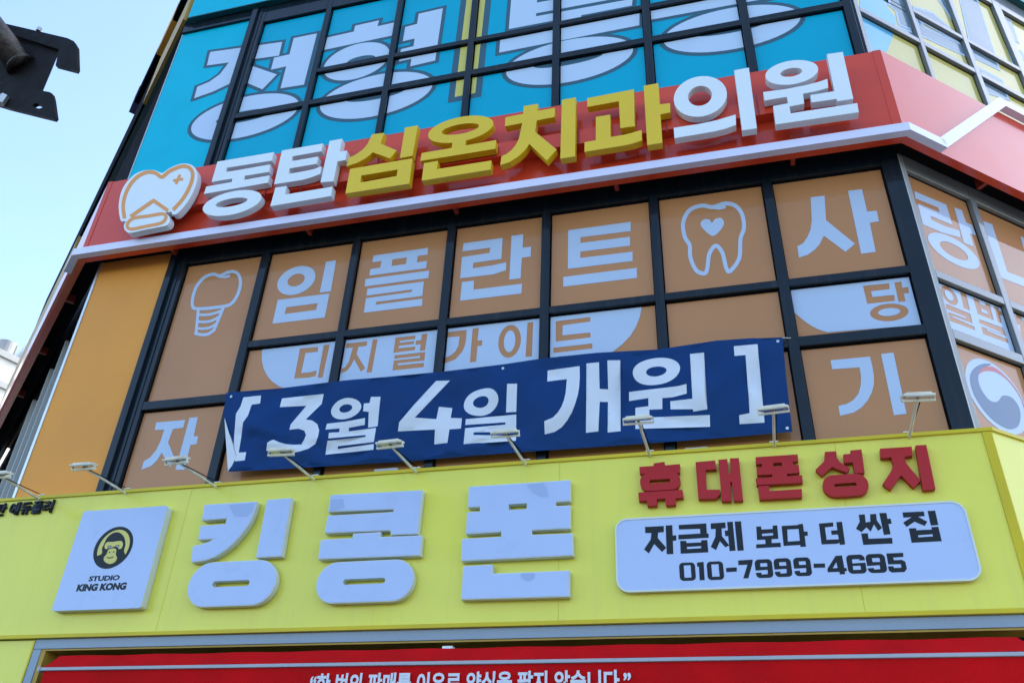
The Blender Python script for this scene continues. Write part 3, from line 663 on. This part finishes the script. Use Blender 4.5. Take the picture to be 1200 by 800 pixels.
# small black cut letters at the far left
a0, a1 = FR.at((-22, 605), SY+.03), FR.at((59, 600), SY+.03)
text('lettering', '동탄 에듀플러', FR, a0[0], a1[0], a1[1], SY+.008, SY+.03, MT['ink'], ys, .03, h=.16)
# red letters
CR = SY+.07
C1, C2 = Tr(FR,CR,720,515,6), Tr(FR,CR,920,505,6)
def red(ops): letter(ops, 'crimson', ys, SY+.01, CR)
red(C1.q((277,165),(352,155),(355,180),(460,170),(460,232),(178,238),(175,190),(275,183)) + C1.rr((180,295),(462,280),(320,228),(320,355),.9) + C1.rr((248,292),(390,285),(320,277),(320,303),.5,'-') +
    C1.q((168,370),(478,350),(485,405),(430,410),(430,455),(362,460),(356,412),(298,415),(300,460),(232,465),(225,425),(172,430)))
red(C1.q((570,157),(708,145),(718,205),(640,210),(648,350),(745,350),(742,385),(715,410),(590,415)) +
    C1.q((730,140),(793,135),(803,235),(817,235),(812,130),(875,128),(905,425),(842,428),(825,295),(815,295),(822,428),(755,430)))
red(C1.q((992,122),(1288,102),(1293,150),(1255,152),(1257,178),(1296,175),(1302,232),(1215,238),(1216,256),(1320,248),(1325,300),(1000,318),(993,270),(1110,262),(1110,243),(1003,248),(998,195),(1038,192),(1036,168),(995,172)) +
    C1.q((1118,162),(1175,159),(1178,184),(1118,187), op='-') + C1.q((1010,325),(1085,320),(1090,360),(1318,345),(1320,402),(1020,418)))
red(C2.q((280,145),(360,140),(362,185),(385,215),(455,260),(435,290),(330,250),(260,312),(215,270),(275,210)) + C2.q((460,135),(537,127),(560,290),(490,296),(475,218),(415,222),(410,162),(463,157)) +
    C2.rr((265,380),(583,355),(420,303),(420,455),.95) + C2.rr((345,380),(503,372),(420,364),(420,388), op='-'))
red(C2.q((668,122),(890,108),(898,170),(838,178),(850,220),(880,260),(955,345),(905,395),(815,308),(742,410),(687,370),(745,280),(762,240),(748,183),(673,188)) + C2.q((917,100),(993,95),(1058,405),(970,412)))
# phone number board
PB = SY+.06
bp = Tr(FR, PB, 0, 0, 1)
b2 = bp.rr((722.5,650),(1150,670),(870,600.8),(800,690.5),.22)[0][1]
cu, cv = sum(p[0] for p in b2)/len(b2), sum(p[1] for p in b2)/len(b2)
hw, hh = max(p[0] for p in b2)-cu, max(p[1] for p in b2)-cv
pb = solid('phone_number_board', FR, [('+', rrect(cu-hw, cu+hw, cv-hh, cv+hh, .11))], SY+.004, PB, [MT['acrylic'], MT['side']], ys)
solid('board_rim', FR, [('+', rrect(cu-hw-.008, cu+hw+.008, cv-hh-.008, cv+hh+.008, .118)), ('-', rrect(cu-hw+.008, cu+hw-.008, cv-hh+.008, cv+hh-.008, .102))], SY+.02, PB+.006, MT['side'], pb)
fp = PB+.0015
P1, P2 = Tr(FR,fp,740,580,6), Tr(FR,fp,940,575,6)
tx = P1.q((95,222),(227,215),(228,258),(187,262),(185,300),(245,368),(215,398),(160,342),(122,408),(88,380),(135,310),(140,265),(97,265)) + P1.q((240,212),(287,209),(290,282),(315,280),(316,317),(291,320),(295,412),(248,414))
tx += P1.q((332,208),(526,197),(530,268),(543,268),(543,298),(330,310),(330,277),(484,268),(482,235),(334,240)) + P1.q((342,320),(385,320),(387,335),(490,330),(490,315),(533,313),(540,400),(346,410)) + P1.q((390,362),(490,356),(490,371),(390,377), op='-')
tx += P1.q((557,197),(660,190),(663,230),(634,233),(636,285),(688,352),(660,365),(622,322),(595,385),(558,362),(590,290),(592,236),(558,237)) + P1.q((672,187),(712,185),(732,388),(690,392),(680,285),(660,288),(655,248),(678,246)) + P1.q((725,184),(770,182),(790,387),(746,390))
tx += P1.q((877,220),(912,218),(914,240),(993,236),(992,213),(1025,211),(1033,305),(985,308),(986,335),(1048,332),(1052,362),(877,371),(877,344),(943,341),(940,311),(883,314)) + P1.q((918,270),(995,264),(996,281),(918,286), op='-')
tx += P1.q((1055,215),(1180,208),(1182,235),(1095,240),(1100,325),(1200,318),(1203,348),(1070,355)) + P2.q((-28,233),(5,230),(13,285),(38,283),(40,313),(18,315),(27,390),(-12,392))
tx += P2.q((118,228),(218,220),(220,248),(160,255),(172,342),(262,338),(265,362),(245,370),(137,375)) + P2.q((240,218),(280,215),(303,375),(265,378),(252,305),(207,307),(203,277),(248,275))
tx += P2.q((398,167),(440,163),(447,220),(480,215),(478,163),(520,160),(525,205),(562,258),(535,280),(505,235),(482,285),(452,255),(418,288),(378,265),(405,215)) + P2.q((542,155),(592,153),(600,195),(622,193),(630,228),(607,232),(622,303),(575,308)) + P2.q((415,298),(462,296),(467,335),(632,328),(637,368),(430,378))
tx += P2.q((705,150),(855,143),(862,175),(815,180),(880,215),(862,245),(790,215),(735,252),(710,222),(770,183),(712,187)) + P2.q((882,140),(935,137),(958,238),(905,242)) + P2.q((750,262),(800,260),(803,275),(912,270),(908,253),(958,250),(982,352),(770,363)) + P2.q((815,310),(917,303),(920,318),(818,325), op='-')
glyph(pb, FR, tx, 'ink', n=fp)
dg = P1.rr((337,535),(450,535),(393,472),(395,600),.5) + P1.rr((370,535),(419,535),(393,491),(395,578),.1,'-') + P1.q((460,472),(507,467),(515,595),(480,597),(474,500),(462,500))
dg += P1.rr((532,530),(648,528),(588,464),(592,594),.5) + P1.rr((565,530),(616,528),(588,484),(592,571),.1,'-') + P1.q((665,510),(740,505),(741,535),(667,539)) + P1.q((750,457),(853,451),(850,480),(822,582),(786,584),(815,487),(752,490))
for dx, dy in ((0, 0), (133, -7), (271, -13)):
    f = lambda x, y: (x+dx, y+dy)
    dg += P1.rr(f(871,515), f(993,515), f(930,449), f(935,580), .5) + P1.rr(f(906,490), f(955,490), f(930,476), f(930,501), .1, '-')
    dg += P1.q(f(862,529), f(957,523), f(958,553), f(915,556), f(914,542), f(862,545), op='-')
dg += P2.q((80,510),(160,508),(162,537),(82,540)) + P2.q((235,455),(280,452),(297,540),(312,540),(316,562),(300,563),(303,583),(265,586),(262,567),(180,570),(178,545)) + P2.q((240,500),(250,540),(215,542), op='-')
dg += P2.rr((316,515),(447,515),(375,447),(385,580),.5) + P2.rr((358,540),(412,536),(385,525),(385,553),.1,'-') + P2.q((350,480),(402,477),(403,488),(450,485),(450,502),(354,508), op='-')
dg += P2.rr((454,510),(590,508),(515,441),(525,575),.5) + P2.rr((493,485),(546,482),(518,470),(518,498),.1,'-') + P2.q((450,527),(546,520),(549,548),(506,551),(505,540),(450,543), op='-')
dg += P2.q((592,438),(710,433),(712,462),(640,467),(645,485),(700,483),(725,495),(737,545),(720,568),(630,572),(610,558),(603,528),(643,528),(645,540),(698,538),(695,513),(605,515))
glyph(pb, FR, dg, 'ink', n=fp)

for (xa, xb, yy) in ((439, 466, 552), (522, 548, 548.5), (803, 829, 527.5)):
    a = FR.at((xa, yy), .12); c = FR.at((xb, yy-1.5), .12)
    b = MB(); b.box(FR, a[0], c[0], YZ1+.001, a[1]+.02, .10, .13); b.build('packing_strip', MT['awnbar'], ys)

# ------------------------------------------------------------------ banner tied across the windows
NB = .05
N1, N2, N3, N4 = (Tr(FR,NB,250,430,5.714), Tr(FR,NB,440,410,5.714), Tr(FR,NB,620,390,5.714), Tr(FR,NB,740,380,5.714))
PXT = Tr(FR, NB, 0, 0, 1)
edge = [(266,461),(330,454.5),(395,448.5),(455,443),(520,436),(590,427.5),(640,421),(700,414.5),(770,408.5),(840,403),(917,396.5),(922,450),(928.5,507),(860,512),(790,518),(700,524),(640,529),(560,534),(480,540),(400,545.5),(330,550),(271,554),(267.5,551),(279,536),(272,512),(263,490),(264.5,475)]
cloth = PXT.q(*edge)[0][1]
let = (N1.q((205,205),(320,190),(315,245),(258,253),(240,330),(212,380),(195,480),(180,580),(228,575),(220,632),(160,640),(140,610),(145,500),(160,320),(188,270)) +
 N1.q((458,208),(740,180),(725,245),(620,352),(665,360),(700,385),(716,430),(712,475),(690,522),(650,558),(600,575),(540,582),(470,575),(355,560),(370,515),(405,487),(450,510),(490,520),(540,523),(585,513),(615,490),(626,458),(612,428),(570,413),(508,418),(515,380),(620,255),(448,270)) +
 N1.ring((897,290),1001,225,(897,288),942,263) + N1.q((765,383),(890,372),(1022,347),(1017,390),(912,410),(758,425)) + N1.q((852,412),(912,405),(908,440),(846,447)) +
 N1.q((1062,208),(1125,205),(1105,402),(1040,408),(1048,308),(1012,306),(1018,255),(1055,250)) +
 N1.q((782,447),(1095,412),(1085,512),(835,530),(830,545),(1085,525),(1083,565),(755,590),(772,500),(1025,473),(1027,460),(778,485)) +
 N2.q((408,210),(500,205),(275,467),(412,468),(425,380),(508,378),(502,452),(578,455),(572,525),(498,535),(488,630),(395,632),(405,540),(160,555),(172,500)) +
 N2.ring((708,350),829,261,(707,349),761,311) + N2.q((890,242),(955,238),(945,418),(878,424)) +
 N2.q((605,462),(945,435),(942,548),(665,560),(663,580),(943,575),(943,612),(597,640),(602,525),(872,503),(874,488),(602,502)) +
 N3.q((125,252),(342,232),(345,310),(342,380),(335,435),(318,495),(295,550),(262,602),(225,645),(180,675),(112,692),(112,610),(170,590),(205,555),(228,515),(243,470),(252,420),(257,318),(123,327)) +
 N3.q((388,215),(472,208),(475,382),(530,378),(528,195),(613,190),(617,668),(530,676),(528,460),(475,466),(468,668),(384,676)) +
 N3.ring((853,258),1013,164,(852,257),921,222) + N3.q((667,388),(800,384),(920,373),(1000,362),(1055,350),(1057,412),(960,432),(893,440),(893,512),(805,515),(808,568),(1211,558),(1213,633),(715,652),(712,500),(800,492),(800,440),(668,450)) +
 N4.q((393,207),(487,200),(510,580),(415,588),(412,573),(262,570),(260,515),(410,508)) +
 N4.q((687,172),(845,157),(892,667),(725,673),(722,620),(792,610),(765,228),(692,236)))
us = [p[0] for p in cloth]; vs_ = [p[1] for p in cloth]
grid = []
U0, U1, V0, V1 = min(us), max(us), min(vs_), max(vs_)
nx, ny = 120, 24
for i in range(nx+1):
    for j in range(ny+1):
        q = (U0+(U1-U0)*(i+.5*(j % 2))/nx, V0+(V1-V0)*j/ny)
        if pip(q, cloth): grid.append(q)
def sag(u, v):
    s = (u-U0)/(U1-U0); t = (v-V0)/(V1-V0)
    d = .012*math.sin(s*19+t*2.2+1) + .010*math.sin(s*43-t*5+.6) + .007*math.sin(t*9+s*26) + .005*math.sin(s*88+t*6+2*math.sin(s*13)) + .004*math.sin(s*61-t*17)
    for (cu_, ct, sl_, wd, am) in ((.93, .8, 1.5, .05, .028), (.88, .5, 1.5, .045, .022), (.36, .8, -1.2, .04, .022), (.08, .5, -.5, .05, .03), (.62, .3, .9, .05, .014), (.02, .5, -.2, .02, -.03), (.5, .1, .5, .05, .014)):
        x = (s-cu_)*6.2-(t-ct)/sl_*.9
        d += am*math.exp(-(x/(wd*4))**2)*math.exp(-((t-ct)/.6)**2)
    e = min(1, s/.10)*min(1, (1-s)/.02+.25)
    return d*1.6*max(.08, e*e*(3-2*e) if e < 1 else 1)+.02
ban = empty('banner', (-2.4, YG-.05, 5.4), 'navy cloth banner with white Korean writing and numerals tied across the brown windows', 'banner')
V, F, Dp = csg([('+', cloth)] + [(('-' if s == '+' else '+'), p) for s, p in let], grid)
# F = navy ground (inside the cloth, outside the letters); letters = dropped faces whose centre is inside the cloth
lets = [f for f in Dp if pip((sum(V[i].x for i in f)/3, sum(V[i].y for i in f)/3), cloth)]
def clothmesh(faces, m, name, parent):
    b = MB()
    for f in faces:
        a = sum(V[f[i]].x*V[f[(i+1) % 3]].y-V[f[(i+1) % 3]].x*V[f[i]].y for i in range(3))
        if a < 0: f = f[::-1]
        b.face([FR.p(V[i].x, V[i].y, NB+sag(V[i].x, V[i].y)) for i in f])
    me = b.mesh(name, smooth=True, fix=False)
    bm = bmesh.new(); bm.from_mesh(me); bmesh.ops.remove_doubles(bm, verts=bm.verts, dist=1e-6); bm.to_mesh(me); bm.free()
    return link(name, me, MT[m], parent)
cl_ = clothmesh(F, 'navy', 'cloth', ban); clothmesh(lets, 'clothwhite', 'lettering', ban)
fl = Tr(FR, NB+.045, 0, 0, 1)
solid('folded_corner', FR, fl.q((263,489.5),(267,503),(272,518),(276.5,535),(272,545),(267,551.5),(265,520)), NB+.04, NB+.045, MT['clothwhite'], ban, 'white back of the cloth folded over at the lower left corner')
b = MB()
a = FR.at((916.5,397), NB); b.tube(FR.p(a[0], a[1], NB+.02), FR.p(a[0]+.09, a[1]+.03, .0), .006); a = FR.at((267,462), NB); b.tube(FR.p(a[0]+.01, a[1], NB+.02), FR.p(a[0]-.06, a[1]+.04, .0), .006)
b.build('tie_cord', MT['zinc'], ban)
for q in ((911.5,402), (922.5,503), (272,465.5), (590,432.5)):
    a = FR.at(q, NB); zz = sag(*a); b = MB(); b.tube(FR.p(a[0], a[1], NB+zz), FR.p(a[0], a[1], NB+zz+.004), .016, 14); b.build('eyelet', MT['zinc'], ban)

# ------------------------------------------------------------------ floodlights on arms above the yellow sign
lampdat = [((50,581),(0,557), 'cream floodlight whose arm is cut off by the left picture edge, leftmost of the row'),
 ((150,575),(98,547), 'cream floodlight with its head against the plain orange cladding panel'),
 ((255.5,567.7),(206.8,540), 'cream floodlight in front of the lowest left brown window, left of the banner'),
 ((369.8,559.6),(329.5,530.3), 'cream floodlight whose head covers the foot of the numeral 3 on the banner'),
 ((489,552),(457,521), 'cream floodlight with its head between the numerals 3 and 4 on the banner'),
 ((616.9,542.4),(592,508.4), 'cream floodlight with its head just right of the numeral 4 on the banner'),
 ((761.7,531.4),(748,492.8), 'cream floodlight standing nearest the left end of the red letters'),
 ((906.9,520.2),(906.3,480.6), 'cream floodlight in front of the right end of the navy banner'),
 ((1063.8,508.3),(1075.6,466), 'cream floodlight in front of the brown window beside the right corner, rightmost of the row')]
random.seed(3)
for k, (pb_, ph_, lab) in enumerate(lampdat):
    nb = SY-.02
    ub, zb = FR.at(pb_, nb); zb = YZ1+.045
    # follow the head's picture position along a vertical plane square to the wall: same u, unknown reach and rise
    best = None
    for i in range(30, 150):
        rch = i*.01
        uu, zz = FR.at(ph_, nb+rch); dd = abs(uu-ub)
        if best is None or dd < best[0]: best = (dd, rch, uu, zz)
    reach = min(max(best[1], .55), .95); uu, zz = FR.at(ph_, nb+reach)
    A_ = FR.p(ub, zb, nb); H_ = FR.p(uu, zz, nb+reach)
    lo = empty('floodlight', A_, lab, 'floodlight', 'floodlights on arms above the yellow sign')
    b = MB(); b.tube(A_-Vector((0,0,.05)), H_, .0135, 10); b.build('arm', MT['lamp'], lo, smooth=False)
    b = MB(); b.box(FR, ub-.04, ub+.04, YZ1+.046, YZ1+.056, nb-.035, nb+.03); b.build('base_plate', MT['lamp'], lo)
    # head: shallow trapezoid housing tilted back towards the sign, lens underneath
    tl = R(random.uniform(-6, 6)); yaw = R(random.uniform(-7, 7))
    Mx = Matrix.Translation(H_) @ Matrix.Rotation(yaw, 4, 'Z') @ Matrix.Rotation(R(18)+tl, 4, 'X') @ Matrix.Scale(.72, 4)
    def hx(x0, x1, y0, y1, z0, z1, s=1.):
        c = [(x0*s,y0*s,z0),(x1*s,y0*s,z0),(x1*s,y1*s,z0),(x0*s,y1*s,z0),(x0,y0,z1),(x1,y0,z1),(x1,y1,z1),(x0,y1,z1)]
        return [Mx @ Vector(p) for p in c]
    b = MB(); b.hexa(hx(-.18,.18,-.09,.09,.012,.042)); b.hexa(hx(-.15,.15,-.07,.07,.0421,.062,.96))
    cb = MB(); cb.tube(A_.lerp(H_, .1)+Vector((.02,0,.0)), A_.lerp(H_, .9)+Vector((.022,0,-.01)), .005, 6); cb.build('cable', MT['soffit'], lo)
    hd = b.build('lamp_head', MT['lamp'], lo, bevel=.006)
    b = MB(); b.hexa(hx(-.15,.15,-.085,.085,.004,.0115)); b.build('lens', MT['lampgrey'], hd)
    b = MB(); b.hexa(hx(-.192,-.181,-.02,.02,-.02,.035)); b.hexa(hx(.181,.192,-.02,.02,-.02,.035)); b.hexa(hx(-.192,.192,-.03,.03,-.045,-.0205)); b.build('yoke', MT['lamp'], hd)

# ------------------------------------------------------------------ red awning over the shop front
aw = empty('awning', (-2.5, YG-.3, 3.0), 'half rolled red cloth awning with a white line of Korean writing under the yellow sign', 'awning')
AN0, AN1 = .34, .50
ta = lambda x, y, n: FR.at((x, y), n)
ul, zl = ta(49, 780, AN1); ur, zr = ta(1230, 765, AN1)
zbar = 3.203
tl_, zt = ta(70, 768, AN0); tr_, zt2 = ta(1193, 752, AN0)
ztop_ = 3.347; b = MB(); nseg = 40
for i in range(nseg):
    s0, s1 = i/nseg, (i+1)/nseg
    f = lambda s, t: FR.p((tl_+(tr_-tl_)*s)*(1-t)+(ul+(ur-ul)*s)*t, ztop_*(1-t)+zbar*t-.012*math.sin(math.pi*t)+.004*math.sin(s*60), AN0*(1-t)+(AN1-.004)*t)
    for j in range(4): b.face([f(s0, j/4), f(s1, j/4), f(s1, (j+1)/4), f(s0, (j+1)/4)])
b.build('canopy', MT['awning'], aw, smooth=True)
b = MB(); b.box(FR, ul, ur, zbar-.034, zbar-.002, AN1-.05, AN1+.012); b.build('front_bar', MT['awnbar'], aw, bevel=.006)
b = MB(); b.box(FR, ul-.03, ul-.002, zbar-.045, zbar+.008, AN1-.06, AN1+.02); b.build('end_cap', MT['awnbar'], aw, bevel=.008)
b = MB(); b.box(FR, ur+.002, ur+.03, zbar-.045, zbar+.008, AN1-.06, AN1+.02); b.build('end_cap', MT['awnbar'], aw, bevel=.008)
b = MB(); nv = 90
fv = lambda s, t: FR.p(ul+.03+(ur-ul-.06)*s, zbar-.036-.34*t, AN1-.012-.03*t+.012*t*math.sin(s*55)+.006*t*math.sin(s*131+1))
for i in range(nv):
    for j in range(5): b.face([fv(i/nv, j/5), fv((i+1)/nv, j/5), fv((i+1)/nv, (j+1)/5), fv(i/nv, (j+1)/5)])
b.build('valance', MT['awning'], aw, smooth=True)
a0 = FR.at((365, 786), AN1+.01); a1 = FR.at((739, 783), AN1+.01)
text('lettering', '“한 번의 판매를 이유로 양심을 팔지 않습니다.”', FR, a0[0], a1[0], a1[1]-.19, None, AN1+.008, MT['clothwhite'], aw, .032, h=.185)
b = MB(); b.tube(FR.p(ul+.1, ztop_-.045, .30), FR.p(ur-.1, ztop_-.045, .30), .045, 14); b.build('roller', MT['soffit'], aw)
for u in (ul+.12, -2.5, ur-.2):
    b = MB(); b.tube(FR.p(u, ztop_-.1, .2), FR.p(u, zbar-.03, AN1-.05), .014); b.build('support_arm', MT['alu'], aw)
a = FR.at((524, 759), .33); b = MB(); b.box(FR, a[0]-.05, a[0]+.05, a[1]-.015, a[1]+.02, .25, .33); b.build('mounting_clip', MT['white'], aw)

# ------------------------------------------------------------------ pole bracket close to the camera, top left
NP = Plane((0, 3.0, 0), (1, 0, 0))
pole = empty('pole_bracket', NP.p(-3.6, 0.13, 1.2), 'dark steel channel bracket on the end of a weathered pipe against the sky', 'pole bracket')
BK = lambda n: Tr(NP, n, 0, 0, 5)
n0 = .0
solid('web_plate', NP, BK(.02).q((60,190),(350,285),(245,535),(-60,470),(-60,330)), .012, .02, MT['steel'], pole)
solid('upper_flange', NP, BK(.05).q((-60,115),(35,140),(395,224),(432,242),(450,272),(454,400),(445,416),(325,385),(345,290),(90,208),(-60,170)), .022, .05, MT['steel'], pole)
solid('lower_flange', NP, BK(.05).q((-60,475),(80,500),(290,540),(305,548),(312,575),(327,685),(316,698),(48,632),(-60,600)) +
      [('-', [BK(.05).a(p) for p in sm([(190,620),(215,606),(250,625),(225,636)])])], .022, .05, MT['steel'], pole)
hp = NP.at((24, 76), .03); p0 = NP.p(hp[0], hp[1], .021); q1 = NP.at((-60, -34), .45); p1 = NP.p(q1[0], q1[1], .45)
b = MB(); b.tube(p0, p1, .092, 28); b.build('pipe', MT['pipe'], pole, smooth=True)
b = MB(); b.tube(p0, p0+(p1-p0).normalized()*.02, .106, 28, .093); b.build('weld_seam', MT['pipe'], pole, smooth=True)
top_ = Vector((p1.x-.6, p1.y, p1.z+.25))
b = MB(); b.tube(p1-(p1-p0).normalized()*.02, top_, .092, 20); b.build('pipe', MT['pipe'], pole, smooth=True)
b = MB(); b.tube((top_.x, top_.y, .13), (top_.x, top_.y, top_.z+.3), .09, 20); b.build('pole', MT['pipe'], pole, smooth=True)
h1 = NP.at((46, 34.5), .05); h2 = NP.at((3, 121), .06)
b = MB(); b.tube(NP.p(h1[0], h1[1]-.02, .05), NP.p(h1[0], h1[1]+.012, .05), .017, 6); b.build('bolt', MT['zinc'], pole)
b = MB(); b.tube(NP.p(h2[0], h2[1]-.02, .075), NP.p(h2[0]+.01, h2[1]+.05, .075), .03, 6); b.build('bolt', MT['zinc'], pole)

# ------------------------------------------------------------------ white building far left
FB = Plane((0, 60, 0), (1, 0, 0))
c0 = FB.at((33, 470), 0); ztop = FB.at((12, 432), 0)[1]; ztop2 = FB.at((30, 407), 0)[1]
fb = empty('distant_building', (c0[0]-6, 62, 0), 'sunlit white plastered building with grey ledges far behind at the left', 'building')
WB = Plane((c0[0]-1.2, 60, 0), (.30, .95, 0))
b = MB(); b.box(WB, -14, 0, 0, ztop, -12, 0); b.build('wall', MT['plaster'], fb)
b = MB(); b.box(WB, -1.0, .9, 0, ztop2, -9, .05); b.build('stair_tower', MT['plaster'], fb)
b = MB()
for z in (ztop-.25, ztop-3.3, ztop-6.4): b.box(WB, -14.2, -1.02, z-.35, z+.3, -.3, .35)
b.build('ledge', MT['ledge'], fb)
tz = WB.p(-2.6, ztop, -1.2)
b = MB(); b.tube(tz, tz+Vector((0,0,1.7)), .9, 20); b.build('water_tank', MT['ledge'], fb, smooth=False)
